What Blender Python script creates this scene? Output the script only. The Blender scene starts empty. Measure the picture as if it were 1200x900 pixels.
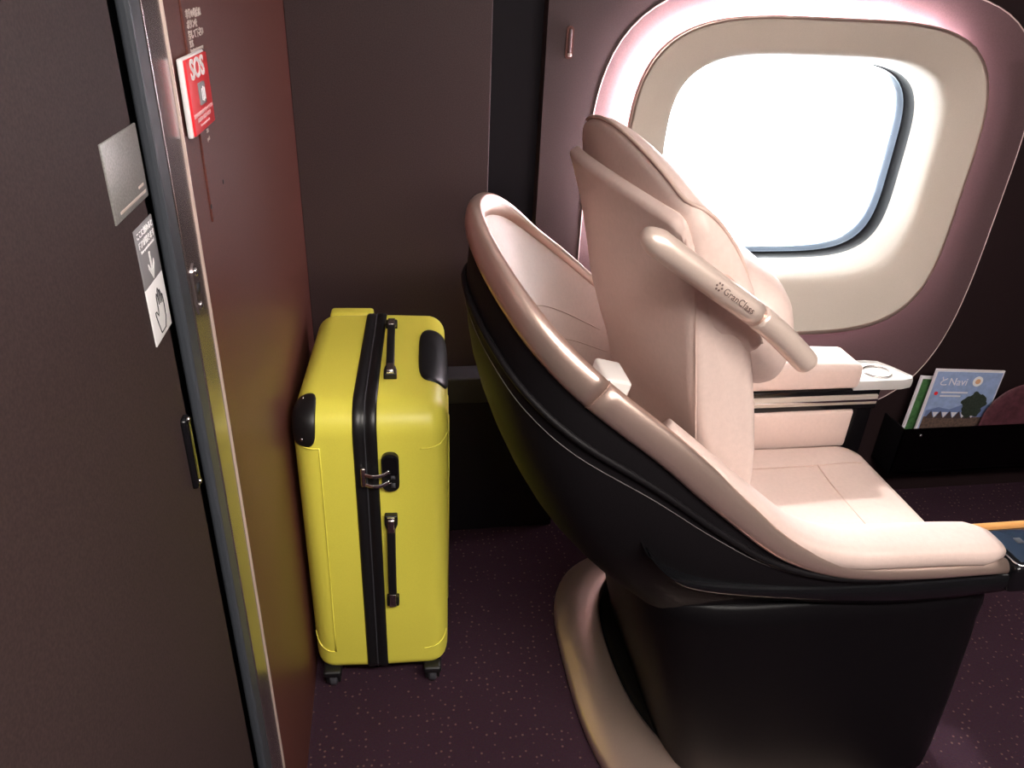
import bpy, bmesh, math, random
from mathutils import Vector, Matrix
random.seed(4)
scene = bpy.context.scene
col = scene.collection
PI = math.pi

# ------------------------------------------------------------------ camera, world, sun, exposure
cam = bpy.data.cameras.new('camera')
cam.sensor_fit = 'HORIZONTAL'; cam.sensor_width = 36.0
cam.lens = 880.0 / 1200.0 * 36.0
cam.clip_start = 0.02
camo = bpy.data.objects.new('camera', cam); col.objects.link(camo)
CX = Vector((0.98812755, -0.14729971, 0.04366634))
CY = Vector((0.03301780, 0.48117904, 0.87600032))
CZ = Vector((-0.15004592, -0.86415828, 0.48032978))
M = Matrix((CX, CY, CZ)).transposed().to_4x4()
M.translation = (0, 0, 1.45)
camo.matrix_world = M
scene.camera = camo

world = bpy.data.worlds.new('world'); scene.world = world
world.use_nodes = True
bg = world.node_tree.nodes['Background']
bg.inputs[0].default_value = (0.93, 0.97, 1.0, 1)
bg.inputs[1].default_value = 8.0

sun = bpy.data.lights.new('sun', 'SUN')
sun.energy = 4.0; sun.angle = math.radians(2.5); sun.color = (1, 0.97, 0.93)
suno = bpy.data.objects.new('sun', sun); col.objects.link(suno)
SUN_DIR = Vector((-0.07, -0.60, -0.57))
suno.rotation_euler = SUN_DIR.to_track_quat('-Z', 'Y').to_euler()
suno.location = (1, 6, 6)

vs = scene.view_settings
vs.view_transform = 'Standard'; vs.look = 'None'; vs.gamma = 1.0; vs.exposure = 2.0
vs.use_curve_mapping = False

LAMP_STRENGTH = 9.3
LED_STRENGTH = 50.0

# ------------------------------------------------------------------ materials
MATS = {}
def mat(name, color, rough=0.5, metal=0.0, spec=0.5, coat=0.0, emit=None, estr=0.0, noise=None, bump=None):
    m = bpy.data.materials.new(name); m.use_nodes = True
    nt = m.node_tree; b = nt.nodes['Principled BSDF']
    b.inputs['Base Color'].default_value = (*color, 1)
    b.inputs['Roughness'].default_value = rough
    b.inputs['Metallic'].default_value = metal
    b.inputs['Specular IOR Level'].default_value = spec
    b.inputs['Coat Weight'].default_value = coat
    b.inputs['Coat Roughness'].default_value = 0.08
    if emit:
        b.inputs['Emission Color'].default_value = (*emit, 1)
        b.inputs['Emission Strength'].default_value = estr
    tc = nt.nodes.new('ShaderNodeTexCoord')
    if noise:      # (scale, amount): fine speckle of the colour
        sc, am = noise
        n = nt.nodes.new('ShaderNodeTexNoise'); n.inputs['Scale'].default_value = sc; n.inputs['Detail'].default_value = 3
        nt.links.new(tc.outputs['Object'], n.inputs['Vector'])
        r = nt.nodes.new('ShaderNodeValToRGB')
        r.color_ramp.elements[0].position = 0.3; r.color_ramp.elements[1].position = 0.7
        r.color_ramp.elements[0].color = (*[c * (1 - am) for c in color], 1)
        r.color_ramp.elements[1].color = (*[min(1, c * (1 + am)) for c in color], 1)
        nt.links.new(n.outputs['Fac'], r.inputs['Fac']); nt.links.new(r.outputs['Color'], b.inputs['Base Color'])
    if bump:       # (scale, strength)
        sc, st = bump
        n = nt.nodes.new('ShaderNodeTexNoise'); n.inputs['Scale'].default_value = sc; n.inputs['Detail'].default_value = 4
        nt.links.new(tc.outputs['Object'], n.inputs['Vector'])
        bp = nt.nodes.new('ShaderNodeBump'); bp.inputs['Strength'].default_value = st; bp.inputs['Distance'].default_value = 0.002
        nt.links.new(n.outputs['Fac'], bp.inputs['Height']); nt.links.new(bp.outputs['Normal'], b.inputs['Normal'])
    MATS[name] = m
    return m

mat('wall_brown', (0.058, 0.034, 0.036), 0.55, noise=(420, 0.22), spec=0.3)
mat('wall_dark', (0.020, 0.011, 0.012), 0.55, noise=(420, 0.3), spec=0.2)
mat('wall_red_gloss', (0.112, 0.036, 0.028), 0.42, noise=(420, 0.2), spec=0.36)
mat('door_brown', (0.039, 0.0235, 0.0235), 0.65, noise=(420, 0.25), spec=0.2)
mat('recess_grey', (0.014, 0.011, 0.015), 0.6, spec=0.15)
mat('ledge_grey', (0.045, 0.040, 0.044), 0.6, spec=0.2)
mat('maroon', (0.15, 0.088, 0.095), 0.45, noise=(400, 0.12))
mat('seam_line', (0.55, 0.42, 0.40), 0.4)
mat('ceiling_white', (0.75, 0.72, 0.69), 0.7)
mat('lamp', (0.9, 0.9, 0.9), 0.5, emit=(1.0, 0.93, 0.86), estr=LAMP_STRENGTH)
mat('led', (0.9, 0.9, 0.9), 0.5, emit=(1.0, 0.93, 1.0), estr=LED_STRENGTH)
mat('led_mid', (0.9, 0.9, 0.9), 0.5, emit=(1.0, 0.92, 1.0), estr=LED_STRENGTH * 0.5)
mat('led_low', (0.9, 0.9, 0.9), 0.5, emit=(1.0, 0.9, 0.97), estr=LED_STRENGTH * 0.25)
mat('led_dim', (0.9, 0.9, 0.9), 0.5, emit=(1.0, 0.82, 0.9), estr=LED_STRENGTH * 0.10)
mat('bezel', (0.62, 0.545, 0.475), 0.45, noise=(500, 0.04))
mat('rubber', (0.006, 0.006, 0.008), 0.6, spec=0.12)
mat('rubber_blue', (0.045, 0.050, 0.060), 0.45)
mat('gasket_blue', (0.10, 0.13, 0.18), 0.3)
mat('bronze', (0.78, 0.58, 0.50), 0.34, metal=0.85, noise=(700, 0.04))
mat('bronze_pale', (0.80, 0.64, 0.56), 0.34, metal=0.5, noise=(700, 0.04))
mat('cream', (0.68, 0.525, 0.475), 0.5, noise=(120, 0.03), bump=(350, 0.12))
mat('cream_lit', (0.78, 0.73, 0.70), 0.5, bump=(350, 0.1))  # seat cream made whiter, window light put into the colour
mat('cream_tan', (0.62, 0.45, 0.39), 0.5, bump=(350, 0.12))
mat('seam', (0.34, 0.21, 0.17), 0.6)
mat('dark_leather', (0.005, 0.004, 0.005), 0.55, spec=0.2, bump=(300, 0.15))
mat('stitch', (0.12, 0.11, 0.11), 0.6)
mat('black_gloss', (0.005, 0.005, 0.006), 0.16)
mat('black_satin', (0.0035, 0.003, 0.0038), 0.45, spec=0.16)
mat('black_plastic', (0.008, 0.008, 0.009), 0.4)
mat('tray_silver', (0.80, 0.78, 0.76), 0.3, metal=0.35)
mat('rail_silver', (0.60, 0.52, 0.46), 0.35, metal=0.4)
mat('chrome', (0.82, 0.82, 0.82), 0.16, metal=1.0)
mat('steel', (0.62, 0.56, 0.54), 0.22, metal=1.0)
mat('jamb_steel', (0.46, 0.40, 0.40), 0.22, metal=0.92)
mat('yellow', (0.87, 0.79, 0.10), 0.42, noise=(600, 0.03))
mat('wheel_grey', (0.06, 0.06, 0.07), 0.4)
mat('wood', (0.62, 0.30, 0.10), 0.35)
mat('sign_red', (0.82, 0.030, 0.038), 0.3)
mat('sign_white', (0.85, 0.83, 0.84), 0.4)
mat('sign_pink', (0.80, 0.50, 0.52), 0.4)
mat('sticker_grey', (0.24, 0.23, 0.245), 0.4)
mat('plate_grey', (0.22, 0.21, 0.20), 0.35, noise=(500, 0.25))
mat('text_cream', (0.55, 0.46, 0.42), 0.5)
mat('text_brown', (0.16, 0.10, 0.085), 0.5)
mat('ink', (0.02, 0.02, 0.025), 0.5)
mat('paper', (0.75, 0.72, 0.76), 0.55)
mat('cover_blue', (0.30, 0.39, 0.62), 0.4, noise=(60, 0.12))
mat('cover_green', (0.05, 0.14, 0.045), 0.45, noise=(90, 0.4))
mat('print_tree', (0.030, 0.040, 0.030), 0.5, noise=(150, 0.4))
mat('print_earth', (0.12, 0.075, 0.06), 0.5, noise=(150, 0.4))
mat('print_house', (0.06, 0.04, 0.045), 0.5)
mat('print_hill', (0.16, 0.22, 0.42), 0.5)
mat('print_orange', (0.72, 0.40, 0.22), 0.5)
mat('pouch', (0.085, 0.025, 0.035), 0.55, noise=(70, 0.35))
mat('screen_blue', (0.02, 0.03, 0.05), 0.12)

# smoked acrylic of the magazine pocket
m = bpy.data.materials.new('smoked'); m.use_nodes = True; nt = m.node_tree
for n in list(nt.nodes): nt.nodes.remove(n)
out = nt.nodes.new('ShaderNodeOutputMaterial'); mx = nt.nodes.new('ShaderNodeMixShader')
tr = nt.nodes.new('ShaderNodeBsdfTransparent'); tr.inputs[0].default_value = (0.16, 0.14, 0.14, 1)
gl = nt.nodes.new('ShaderNodeBsdfGlossy'); gl.inputs['Roughness'].default_value = 0.15
fr = nt.nodes.new('ShaderNodeFresnel'); fr.inputs[0].default_value = 1.45
nt.links.new(fr.outputs[0], mx.inputs[0]); nt.links.new(tr.outputs[0], mx.inputs[1]); nt.links.new(gl.outputs[0], mx.inputs[2])
nt.links.new(mx.outputs[0], out.inputs[0]); MATS['smoked'] = m
# clear window pane
m = bpy.data.materials.new('pane_glass'); m.use_nodes = True; nt = m.node_tree
for n in list(nt.nodes): nt.nodes.remove(n)
out = nt.nodes.new('ShaderNodeOutputMaterial'); mx = nt.nodes.new('ShaderNodeMixShader')
tr = nt.nodes.new('ShaderNodeBsdfTransparent'); tr.inputs[0].default_value = (0.97, 0.98, 0.98, 1)
gl = nt.nodes.new('ShaderNodeBsdfGlossy'); gl.inputs['Roughness'].default_value = 0.02
fr = nt.nodes.new('ShaderNodeFresnel'); fr.inputs[0].default_value = 1.45
nt.links.new(fr.outputs[0], mx.inputs[0]); nt.links.new(tr.outputs[0], mx.inputs[1]); nt.links.new(gl.outputs[0], mx.inputs[2])
nt.links.new(mx.outputs[0], out.inputs[0]); MATS['pane_glass'] = m
# carpet: dark plum pile with small pale dots
m = mat('carpet', (0.05, 0.026, 0.036), 0.95, spec=0.1)
nt = m.node_tree; b = nt.nodes['Principled BSDF']
tc = nt.nodes.new('ShaderNodeTexCoord')
v = nt.nodes.new('ShaderNodeTexVoronoi'); v.inputs['Scale'].default_value = 62; v.inputs['Randomness'].default_value = 0.45
nt.links.new(tc.outputs['Object'], v.inputs['Vector'])
r = nt.nodes.new('ShaderNodeValToRGB'); r.color_ramp.interpolation = 'LINEAR'
r.color_ramp.elements[0].position = 0.10; r.color_ramp.elements[0].color = (0.13, 0.075, 0.065, 1)
r.color_ramp.elements[1].position = 0.20; r.color_ramp.elements[1].color = (0.036, 0.017, 0.027, 1)
nt.links.new(v.outputs['Distance'], r.inputs['Fac'])
n2 = nt.nodes.new('ShaderNodeTexNoise'); n2.inputs['Scale'].default_value = 260; n2.inputs['Detail'].default_value = 3
nt.links.new(tc.outputs['Object'], n2.inputs['Vector'])
mm = nt.nodes.new('ShaderNodeMixRGB'); mm.blend_type = 'MULTIPLY'; mm.inputs[0].default_value = 0.7
nt.links.new(r.outputs['Color'], mm.inputs[1]); nt.links.new(n2.outputs['Color'], mm.inputs[2])
gn = nt.nodes.new('ShaderNodeMixRGB'); gn.blend_type = 'ADD'; gn.inputs[0].default_value = 0.35
nt.links.new(mm.outputs[0], gn.inputs[1]); nt.links.new(r.outputs['Color'], gn.inputs[2])
nt.links.new(gn.outputs[0], b.inputs['Base Color'])
bp = nt.nodes.new('ShaderNodeBump'); bp.inputs['Strength'].default_value = 0.5; bp.inputs['Distance'].default_value = 0.003
nt.links.new(n2.outputs['Fac'], bp.inputs['Height']); nt.links.new(bp.outputs['Normal'], b.inputs['Normal'])

# ------------------------------------------------------------------ helpers
def V(*a): return Vector(a)
ORIGIN = {}
def root_of(o):
    while o.parent: o = o.parent
    return o
def tag(o, label=None, cat=None, group=None, kind=None):
    if label: o['label'] = label
    if cat: o['category'] = cat
    if group: o['group'] = group
    if kind: o['kind'] = kind
    return o
def empty(name, loc, rz=0.0):
    o = bpy.data.objects.new(name, None); col.objects.link(o)
    o.location = loc; o.rotation_euler = (0, 0, rz); o.empty_display_size = 0.05
    return o
def link(name, me, material, parent=None, smooth=True, local=False, auto=None):
    """link a mesh; vertices given in world metres are moved into the root's frame unless local"""
    if isinstance(material, str): material = MATS[material]
    if not me.materials: me.materials.append(material)
    if parent is not None and not local:
        off = root_of(parent).location
        if off.length > 0: me.transform(Matrix.Translation(-off))
    o = bpy.data.objects.new(name, me); col.objects.link(o)
    if parent is not None: o.parent = parent
    if smooth:
        for p in me.polygons: p.use_smooth = True
        if auto: me.set_sharp_from_angle(angle=math.radians(auto))
    return o
def fix(me):
    bm = bmesh.new(); bm.from_mesh(me)
    bmesh.ops.recalc_face_normals(bm, faces=bm.faces)
    bm.to_mesh(me); bm.free(); return me
def mesh(name, verts, faces):
    me = bpy.data.meshes.new(name); me.from_pydata([tuple(v) for v in verts], [], faces); me.update()
    return me
def grid(rows, cu=False, cv=False, cap0=False, cap1=False):
    """rows: list of equal-length point lists. cu: rows close up, cv: points of a row close up"""
    nu, nv = len(rows), len(rows[0])
    verts = [p for r in rows for p in r]; faces = []
    for i in range(nu if cu else nu - 1):
        for j in range(nv if cv else nv - 1):
            a, b_ = i, (i + 1) % nu; c, d = j, (j + 1) % nv
            faces.append((a * nv + c, b_ * nv + c, b_ * nv + d, a * nv + d))
    if cap0: faces.append(tuple(range(nv))[::-1])
    if cap1: faces.append(tuple((nu - 1) * nv + j for j in range(nv)))
    return fix(mesh('grid', verts, faces))
def rbox(c, s, bev=0.004, seg=3, rot=None):
    bm = bmesh.new(); bmesh.ops.create_cube(bm, size=1.0)
    for v in bm.verts: v.co = Vector((v.co.x * s[0], v.co.y * s[1], v.co.z * s[2]))
    if bev > 0: bmesh.ops.bevel(bm, geom=list(bm.edges), offset=min(bev, min(s) * 0.49), segments=seg, profile=0.5, affect='EDGES')
    if rot is not None: bm.transform(rot.to_4x4())
    bm.transform(Matrix.Translation(c))
    me = bpy.data.meshes.new('box'); bm.to_mesh(me); bm.free(); return me
def catmull(pts, n):
    pts = [Vector(p) for p in pts]; out = []
    P = [2 * pts[0] - pts[1]] + pts + [2 * pts[-1] - pts[-2]]
    for i in range(1, len(P) - 2):
        for k in range(n):
            t = k / n
            a, b_, c, d = P[i - 1], P[i], P[i + 1], P[i + 2]
            out.append(0.5 * ((2 * b_) + (c - a) * t + (2 * a - 5 * b_ + 4 * c - d) * t * t + (3 * b_ - a - 3 * c + d) * t ** 3))
    out.append(pts[-1].copy()); return out
def sweep(path, ra, rb=None, up=(0, 0, 1), n=16, closed=False, cap=True, expo=2.0):
    """elliptical tube along a path; ra across, rb along the 'up' side; numbers or functions of 0..1"""
    path = [Vector(p) for p in path]; N = len(path); rows = []; up = Vector(up)
    rb = ra if rb is None else rb
    for i, p in enumerate(path):
        a = path[(i - 1) % N] if closed else path[max(i - 1, 0)]
        b_ = path[(i + 1) % N] if closed else path[min(i + 1, N - 1)]
        t = (b_ - a).normalized()
        s = t.cross(up)
        if s.length < 1e-4: s = t.cross(Vector((1, 0, 0)))
        s.normalize(); w = s.cross(t).normalized()
        f = i / max(N - 1, 1)
        A = ra(f) if callable(ra) else ra; B = rb(f) if callable(rb) else rb
        row = []
        for k in range(n):
            th = 2 * PI * k / n; c_, s_ = math.cos(th), math.sin(th)
            e = 2.0 / expo
            row.append(p + s * (A * math.copysign(abs(c_) ** e, c_)) + w * (B * math.copysign(abs(s_) ** e, s_)))
        rows.append(row)
    return grid(rows, cu=closed, cv=True, cap0=cap and not closed, cap1=cap and not closed)
def rrect(hx, hy, r, n=6):
    out = []
    r = min(r, hx - 1e-4, hy - 1e-4)
    for cx, cy, a0 in ((hx - r, hy - r, 0), (-hx + r, hy - r, 90), (-hx + r, -hy + r, 180), (hx - r, -hy + r, 270)):
        for k in range(n + 1):
            a = math.radians(a0 + 90.0 * k / n); out.append((cx + r * math.cos(a), cy + r * math.sin(a)))
    return out
def sup(cx, cz, hx, hzt, hzb, n, N=96, ph=0.0):
    """superellipse loop, its own half height above and below the centre"""
    out = []
    for k in range(N):
        a = 2 * PI * k / N + ph; c, s = math.cos(a), math.sin(a)
        rr = (abs(c) ** n + abs(s) ** n) ** (-1.0 / n)
        out.append((cx + hx * rr * c, cz + (hzt if s > 0 else hzb) * rr * s))
    return out
def prism(poly, axis_pts):
    """poly: list of 2-tuples; axis_pts(f, p) -> Vector for f in (0,1)"""
    a = [axis_pts(0, p) for p in poly]; b_ = [axis_pts(1, p) for p in poly]; n = len(poly)
    faces = [tuple(range(n))[::-1], tuple(range(n, 2 * n))] + [(i, (i + 1) % n, n + (i + 1) % n, n + i) for i in range(n)]
    return fix(mesh('prism', a + b_, faces))
def text_mesh(body, size, spacing=1.0, align='CENTER', extrude=0.0, bold=0.0):
    cu = bpy.data.curves.new('lettering', 'FONT'); cu.body = body; cu.size = size
    cu.align_x = align; cu.align_y = 'CENTER'; cu.space_character = spacing; cu.resolution_u = 3; cu.extrude = extrude; cu.offset = bold
    to = bpy.data.objects.new('lettering', cu); col.objects.link(to)
    bpy.context.view_layer.update()
    me = bpy.data.meshes.new_from_object(to.evaluated_get(bpy.context.evaluated_depsgraph_get()))
    bpy.data.objects.remove(to); bpy.data.curves.remove(cu)
    return me
def place(me, loc, right, up, sx=1.0, sy=1.0):
    right = Vector(right).normalized(); up = Vector(up); up = (up - right * up.dot(right)).normalized(); nrm = right.cross(up)
    mtx = Matrix((right * sx, up * sy, nrm)).transposed().to_4x4(); mtx.translation = Vector(loc)
    me.transform(mtx); return me
def text(name, body, size, loc, right, up, material, parent, local=False, sx=1.0, sy=1.0, spacing=1.0, align='CENTER', bold=0.0):
    return link(name, place(text_mesh(body, size, spacing, align, 0.0003, bold), loc, right, up, sx, sy), material, parent, smooth=False, local=local)
def join(*mes):
    bm = bmesh.new()
    for me in mes: bm.from_mesh(me)
    out = bpy.data.meshes.new('joined'); bm.to_mesh(out); bm.free(); return out
def cyl(c, axis, r, h, n=24, bev=0.0):
    axis = Vector(axis).normalized(); q = Vector((0, 0, 1)).rotation_difference(axis)
    prof = [(r - bev, -h / 2), (r, -h / 2 + bev), (r, h / 2 - bev), (r - bev, h / 2)] if bev else [(r, -h / 2), (r, h / 2)]
    rows = [[q @ Vector((pr * math.cos(2 * PI * k / n), pr * math.sin(2 * PI * k / n), z)) + Vector(c) for k in range(n)] for pr, z in prof]
    return grid(rows, cv=True, cap0=True, cap1=True)

# ------------------------------------------------------------------ the setting
XL, YW, ZC = -0.21, 1.80, 2.10
XR, YB = 4.2, -1.5
tag(link('floor', rbox((1.9, 0.2, -0.02), (4.6, 3.7, 0.04), 0), 'carpet', smooth=False), 'dark plum carpet with small pale dots', 'floor', kind='structure')
tag(link('ceiling', rbox((1.9, 0.2, ZC + 0.02), (4.6, 3.7, 0.04), 0), 'ceiling_white', smooth=False), 'plain pale ceiling of the train cabin', 'ceiling', kind='structure')
tag(link('wall_back', rbox((1.9, YB - 0.02, ZC / 2), (4.6, 0.04, ZC), 0), 'wall_brown', smooth=False), 'dark brown cabin wall across the aisle', 'wall', kind='structure')
tag(link('wall_right', rbox((XR + 0.02, 0.2, ZC / 2), (0.04, 3.7, ZC), 0), 'wall_brown', smooth=False), 'dark brown wall closing the cabin end', 'wall', kind='structure')
# bulkhead beside the suitcase
wl = tag(link('wall_left', rbox((XL - 0.03, 1.345, ZC / 2), (0.06, 1.01, ZC), 0), 'wall_red_gloss', smooth=False),
         'reddish brown glossy bulkhead panel beside the yellow suitcase', 'wall', kind='structure')
# the far bulkhead panel beyond the door on this side
tag(link('wall_front', rbox((XL - 0.03, -0.93, ZC / 2), (0.06, 1.14, ZC), 0), 'door_brown', smooth=False), 'dark brown bulkhead panel on the other side of the sliding door', 'wall', kind='structure')
# panel behind the suitcase, recess strip, low ledge
tag(link('wall_rear', rbox((0.01, YW + 0.03, ZC / 2), (0.44, 0.06, ZC), 0.002), 'wall_brown', smooth=False), 'dark brown flat wall panel behind the yellow suitcase', 'wall', kind='structure')
tag(link('trim_1', rbox((0.29, YW + 0.065, ZC / 2), (0.13, 0.03, ZC), 0), 'recess_grey', smooth=False), 'dark grey recessed strip between the two wall panels', 'trim', kind='structure')
lg = tag(link('trim_2', rbox((0.12, 1.765, 0.255), (0.64, 0.07, 0.51), 0.006), 'recess_grey', smooth=False), 'low dark grey ledge along the wall behind the seat', 'trim', kind='structure')

link('ledge_cap', rbox((0.12, 1.764, 0.473), (0.642, 0.074, 0.078), 0.006), 'ledge_grey', lg)
# door leaf
door = tag(link('door_1', rbox((XL - 0.025, 0.165, ZC / 2), (0.04, 1.07, ZC), 0.003), 'door_brown', smooth=False), 'dark brown sliding door with stickers near its edge', 'door', kind='structure')
link('door_seal', rbox((XL - 0.039, 0.765, ZC / 2), (0.026, 0.150, ZC), 0.002), 'rubber', door)
pl = link('pull_grip', rbox((XL - 0.004, 0.682, 1.003), (0.010, 0.016, 0.085), 0.004), 'black_gloss', door)
for z in (1.043, 0.967):
    link('screw', cyl((XL + 0.001, 0.682, z), (1, 0, 0), 0.0025, 0.003, 12), 'chrome', pl)
# grey notice plate on the door
XD = XL - 0.005
npl = link('notice_plate', rbox((XD + 0.0006, 0.660, 1.293), (0.0016, 0.092, 0.062), 0.0006), 'plate_grey', door)
for y, z, w_, h_ in ((0.690, 1.2745, 0.014, 0.0022), (0.664, 1.2680, 0.072, 0.0022)):      # lines of print too small to read
    link('print_line', rbox((XD + 0.0015, y, z), (0.0005, w_, h_), 0), 'text_cream', npl, smooth=False)
# touch sticker: grey field with arrow over a white field with a hand
st = link('touch_sticker', rbox((XD + 0.0006, 0.6765, 1.2195), (0.0014, 0.054, 0.053), 0.0005), 'sticker_grey', door)
wf = link('white_field', rbox((XD + 0.0006, 0.6765, 1.166), (0.0014, 0.054, 0.054), 0.0005), 'sign_white', st)
text('lettering', 'ここに触れると', 0.0070, (XD + 0.0015, 0.6765, 1.2395), (0, 1, 0), (0, 0, 1), 'sign_white', st)
text('lettering', 'ドアが開きます', 0.0070, (XD + 0.0015, 0.6765, 1.2310), (0, 1, 0), (0, 0, 1), 'sign_white', st)
text('lettering', 'Door opens when touched', 0.0036, (XD + 0.0015, 0.6765, 1.2250), (0, 1, 0), (0, 0, 1), 'sign_white', st)
arrow = [(-0.0016, 0.0125), (0.0016, 0.0125), (0.0016, -0.004), (0.0085, 0.0035), (0.0085, -0.001), (0, -0.0125), (-0.0085, -0.001), (-0.0085, 0.0035), (-0.0016, -0.004)]
link('arrow', prism(arrow, lambda f, p: V(XD + 0.0012 + 0.0006 * f, 0.6765 + p[0], 1.2075 + p[1])), 'sign_white', st, smooth=False)
hand = [(-0.007, -0.021), (0.007, -0.021), (0.0125, -0.012), (0.0135, 0.000), (0.0130, 0.009), (0.0115, 0.0105), (0.0100, 0.009), (0.0093, 0.003),
        (0.0086, 0.0135), (0.0070, 0.0160), (0.0054, 0.0145), (0.0046, 0.004), (0.0040, 0.0165), (0.0022, 0.0190), (0.0006, 0.0170), (0.0000, 0.004),
        (-0.0012, 0.0135), (-0.0030, 0.0155), (-0.0046, 0.0130), (-0.0052, 0.000), (-0.0070, -0.004), (-0.0110, 0.0010), (-0.0140, 0.0015), (-0.0145, -0.001), (-0.0115, -0.010)]
hp = [V(XD + 0.0016, 0.6765 + x, 1.1655 + z) for x, z in hand]
link('hand_outline', sweep(hp, 0.00065, 0.0004, up=(1, 0, 0), n=6, closed=True), 'ink', wf, smooth=False)

# door jamb: blue grey strip, polished steel strip with lock plate, pale bevel line
jb = tag(link('trim_3', rbox((XL - 0.006, 0.753, ZC / 2), (0.012, 0.034, ZC), 0.004), 'rubber_blue', smooth=False), 'blue grey strip along the door jamb', 'trim', kind='structure')
js = tag(link('trim_4', rbox((XL - 0.010, 0.8025, ZC / 2), (0.020, 0.063, ZC), 0.0025), 'jamb_steel', smooth=False), 'polished steel jamb strip with a small lock plate', 'trim', kind='structure')
link('bevel_edge', rbox((XL - 0.003, 0.8365, ZC / 2), (0.010, 0.005, ZC), 0.002), 'bronze_pale', js)
lp = [(y, z) for y, z in rrect(0.0125, 0.030, 0.0124, 8)]
lock = link('lock_plate', prism(lp, lambda f, p: V(XL - 0.0005 + 0.002 * f, 0.797 + p[0], 1.137 + p[1])), 'jamb_steel', js, smooth=False)
link('keyhole', cyl((XL + 0.0014, 0.797, 1.138), (1, 0, 0), 0.0065, 0.001, 20), 'ink', lock)
for z in (1.1565, 1.1185):
    sc = link('screw', cyl((XL + 0.002, 0.797, z), (1, 0, 0), 0.0048, 0.002, 16, 0.0008), 'chrome', lock)
    link('socket', cyl((XL + 0.0031, 0.797, z), (1, 0, 0), 0.002, 0.0006, 6), 'ink', sc)

# instruction strip on the bulkhead with lettering, and the emergency button on it
ip = tag(link('instruction_panel', rbox((XL + 0.001, 0.958, 1.30), (0.003, 0.105, 0.245), 0.001), 'wall_red_gloss', smooth=False),
         'brown strip with small pale lettering behind the red emergency button', 'panel')
for body, z, s in (('非常の場合は', 1.3955, 0.0125), ('ボタンを', 1.3855, 0.0125), ('押して下さい', 1.3755, 0.0125)):
    text('lettering', body, s, (XL + 0.0028, 0.916, z), (0, 1, 0), (0, 0, 1), 'text_cream', ip, sx=1.0, sy=0.75, align='LEFT', bold=0.0003)
text('lettering', 'SOS', 0.010, (XL + 0.0028, 0.916, 1.3670), (0, 1, 0), (0, 0, 1), 'text_cream', ip, align='LEFT')
text('lettering', 'Press button in an emergency', 0.0052, (XL + 0.0028, 0.916, 1.3610), (0, 1, 0), (0, 0, 1), 'text_cream', ip, align='LEFT')
text('lettering', 'SOS', 0.006, (XL + 0.0028, 0.935, 1.2745), (0, 1, 0), (0, 0, 1), 'text_cream', ip, align='LEFT')
text('lettering', 'push', 0.006, (XL + 0.0028, 0.935, 1.2660), (0, 1, 0), (0, 0, 1), 'text_cream', ip, align='LEFT')
for y, z in ((0.905, 1.196), (0.985, 1.205)):
    link('screw_hole', cyl((XL + 0.0026, y, z), (1, 0, 0), 0.003, 0.0008, 12), 'ink', ip)
sos = tag(empty('emergency_button', (XL + 0.0025, 0.897, 1.285)), 'red emergency button box with white SOS lettering on the bulkhead', 'sign')
link('housing', rbox((XL + 0.0055, 0.899, 1.3215), (0.006, 0.104, 0.077), 0.002), 'sign_white', sos)
face = link('front_plate', rbox((XL + 0.0095, 0.900, 1.3215), (0.003, 0.100, 0.0735), 0.001), 'sign_red', sos)
text('lettering', 'SOS', 0.030, (XL + 0.0113, 0.8965, 1.3465), (0, 1, 0), (0, 0, 1), 'sign_white', face, sx=1.25, sy=0.9, bold=0.0009)
btn = link('push_button', rbox((XL + 0.0115, 0.9, 1.3215), (0.003, 0.026, 0.022), 0.001), 'sticker_grey', sos)
for dy, h in ((-0.006, 0.012), (0.0, 0.015), (0.006, 0.012)):
    link('stripe', rbox((XL + 0.0132, 0.9 + dy, 1.3210), (0.0008, 0.0025, h), 0), 'sign_white', btn, smooth=False)
for i, (body, s) in enumerate((('緊急時以外は押さないで下さい', 0.0066), ('乗務員と通話できます', 0.0066), ('For emergency use only', 0.0046))):
    text('lettering', body, s, (XL + 0.0113, 0.8985, 1.3035 - 0.0058 * i), (0, 1, 0), (0, 0, 1), 'sign_pink', face, sy=0.72)

# ceiling lamp above the aisle
lampo = tag(empty('ceiling_lamp', (0.75, -0.25, ZC)), 'long white ceiling light above the aisle', 'lamp')
link('frame', rbox((0.75, -0.25, ZC - 0.01), (1.8, 0.44, 0.02), 0.004), 'ceiling_white', lampo, smooth=False)
link('diffuser', rbox((0.75, -0.25, ZC - 0.025), (1.7, 0.36, 0.012), 0.003), 'lamp', lampo, smooth=False)

# window wall: seam outline, bezel rim A, glass opening B
N = 120
S = sup(1.048, 0.96, 0.580, 0.503, 0.66, 3.7, N)
A = sup(1.006, 1.00, 0.458, 0.390, 0.396, 4.0, N)
B = sup(1.018, 1.045, 0.338, 0.247, 0.262, 4.2, N)
def to_rect(cx, cz, x0, x1, z0, z1, a):
    c, s = math.cos(a), math.sin(a); ts = []
    if c > 1e-9: ts.append((x1 - cx) / c)
    if c < -1e-9: ts.append((x0 - cx) / c)
    if s > 1e-9: ts.append((z1 - cz) / s)
    if s < -1e-9: ts.append((z0 - cz) / s)
    t = min(ts); return (cx + t * c, cz + t * s)
outer = []
X0, X1, Z0, Z1 = 0.352, XR, 0.0, ZC
for x, z in S: outer.append(to_rect(1.048, 0.96, X0, X1, Z0, Z1, math.atan2(z - 0.96, x - 1.048)))
for cxz in ((X0, Z0), (X0, Z1), (X1, Z0), (X1, Z1)):       # snap the nearest ray to each corner
    k = min(range(N), key=lambda i: (outer[i][0] - cxz[0]) ** 2 + (outer[i][1] - cxz[1]) ** 2); outer[k] = cxz
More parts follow.
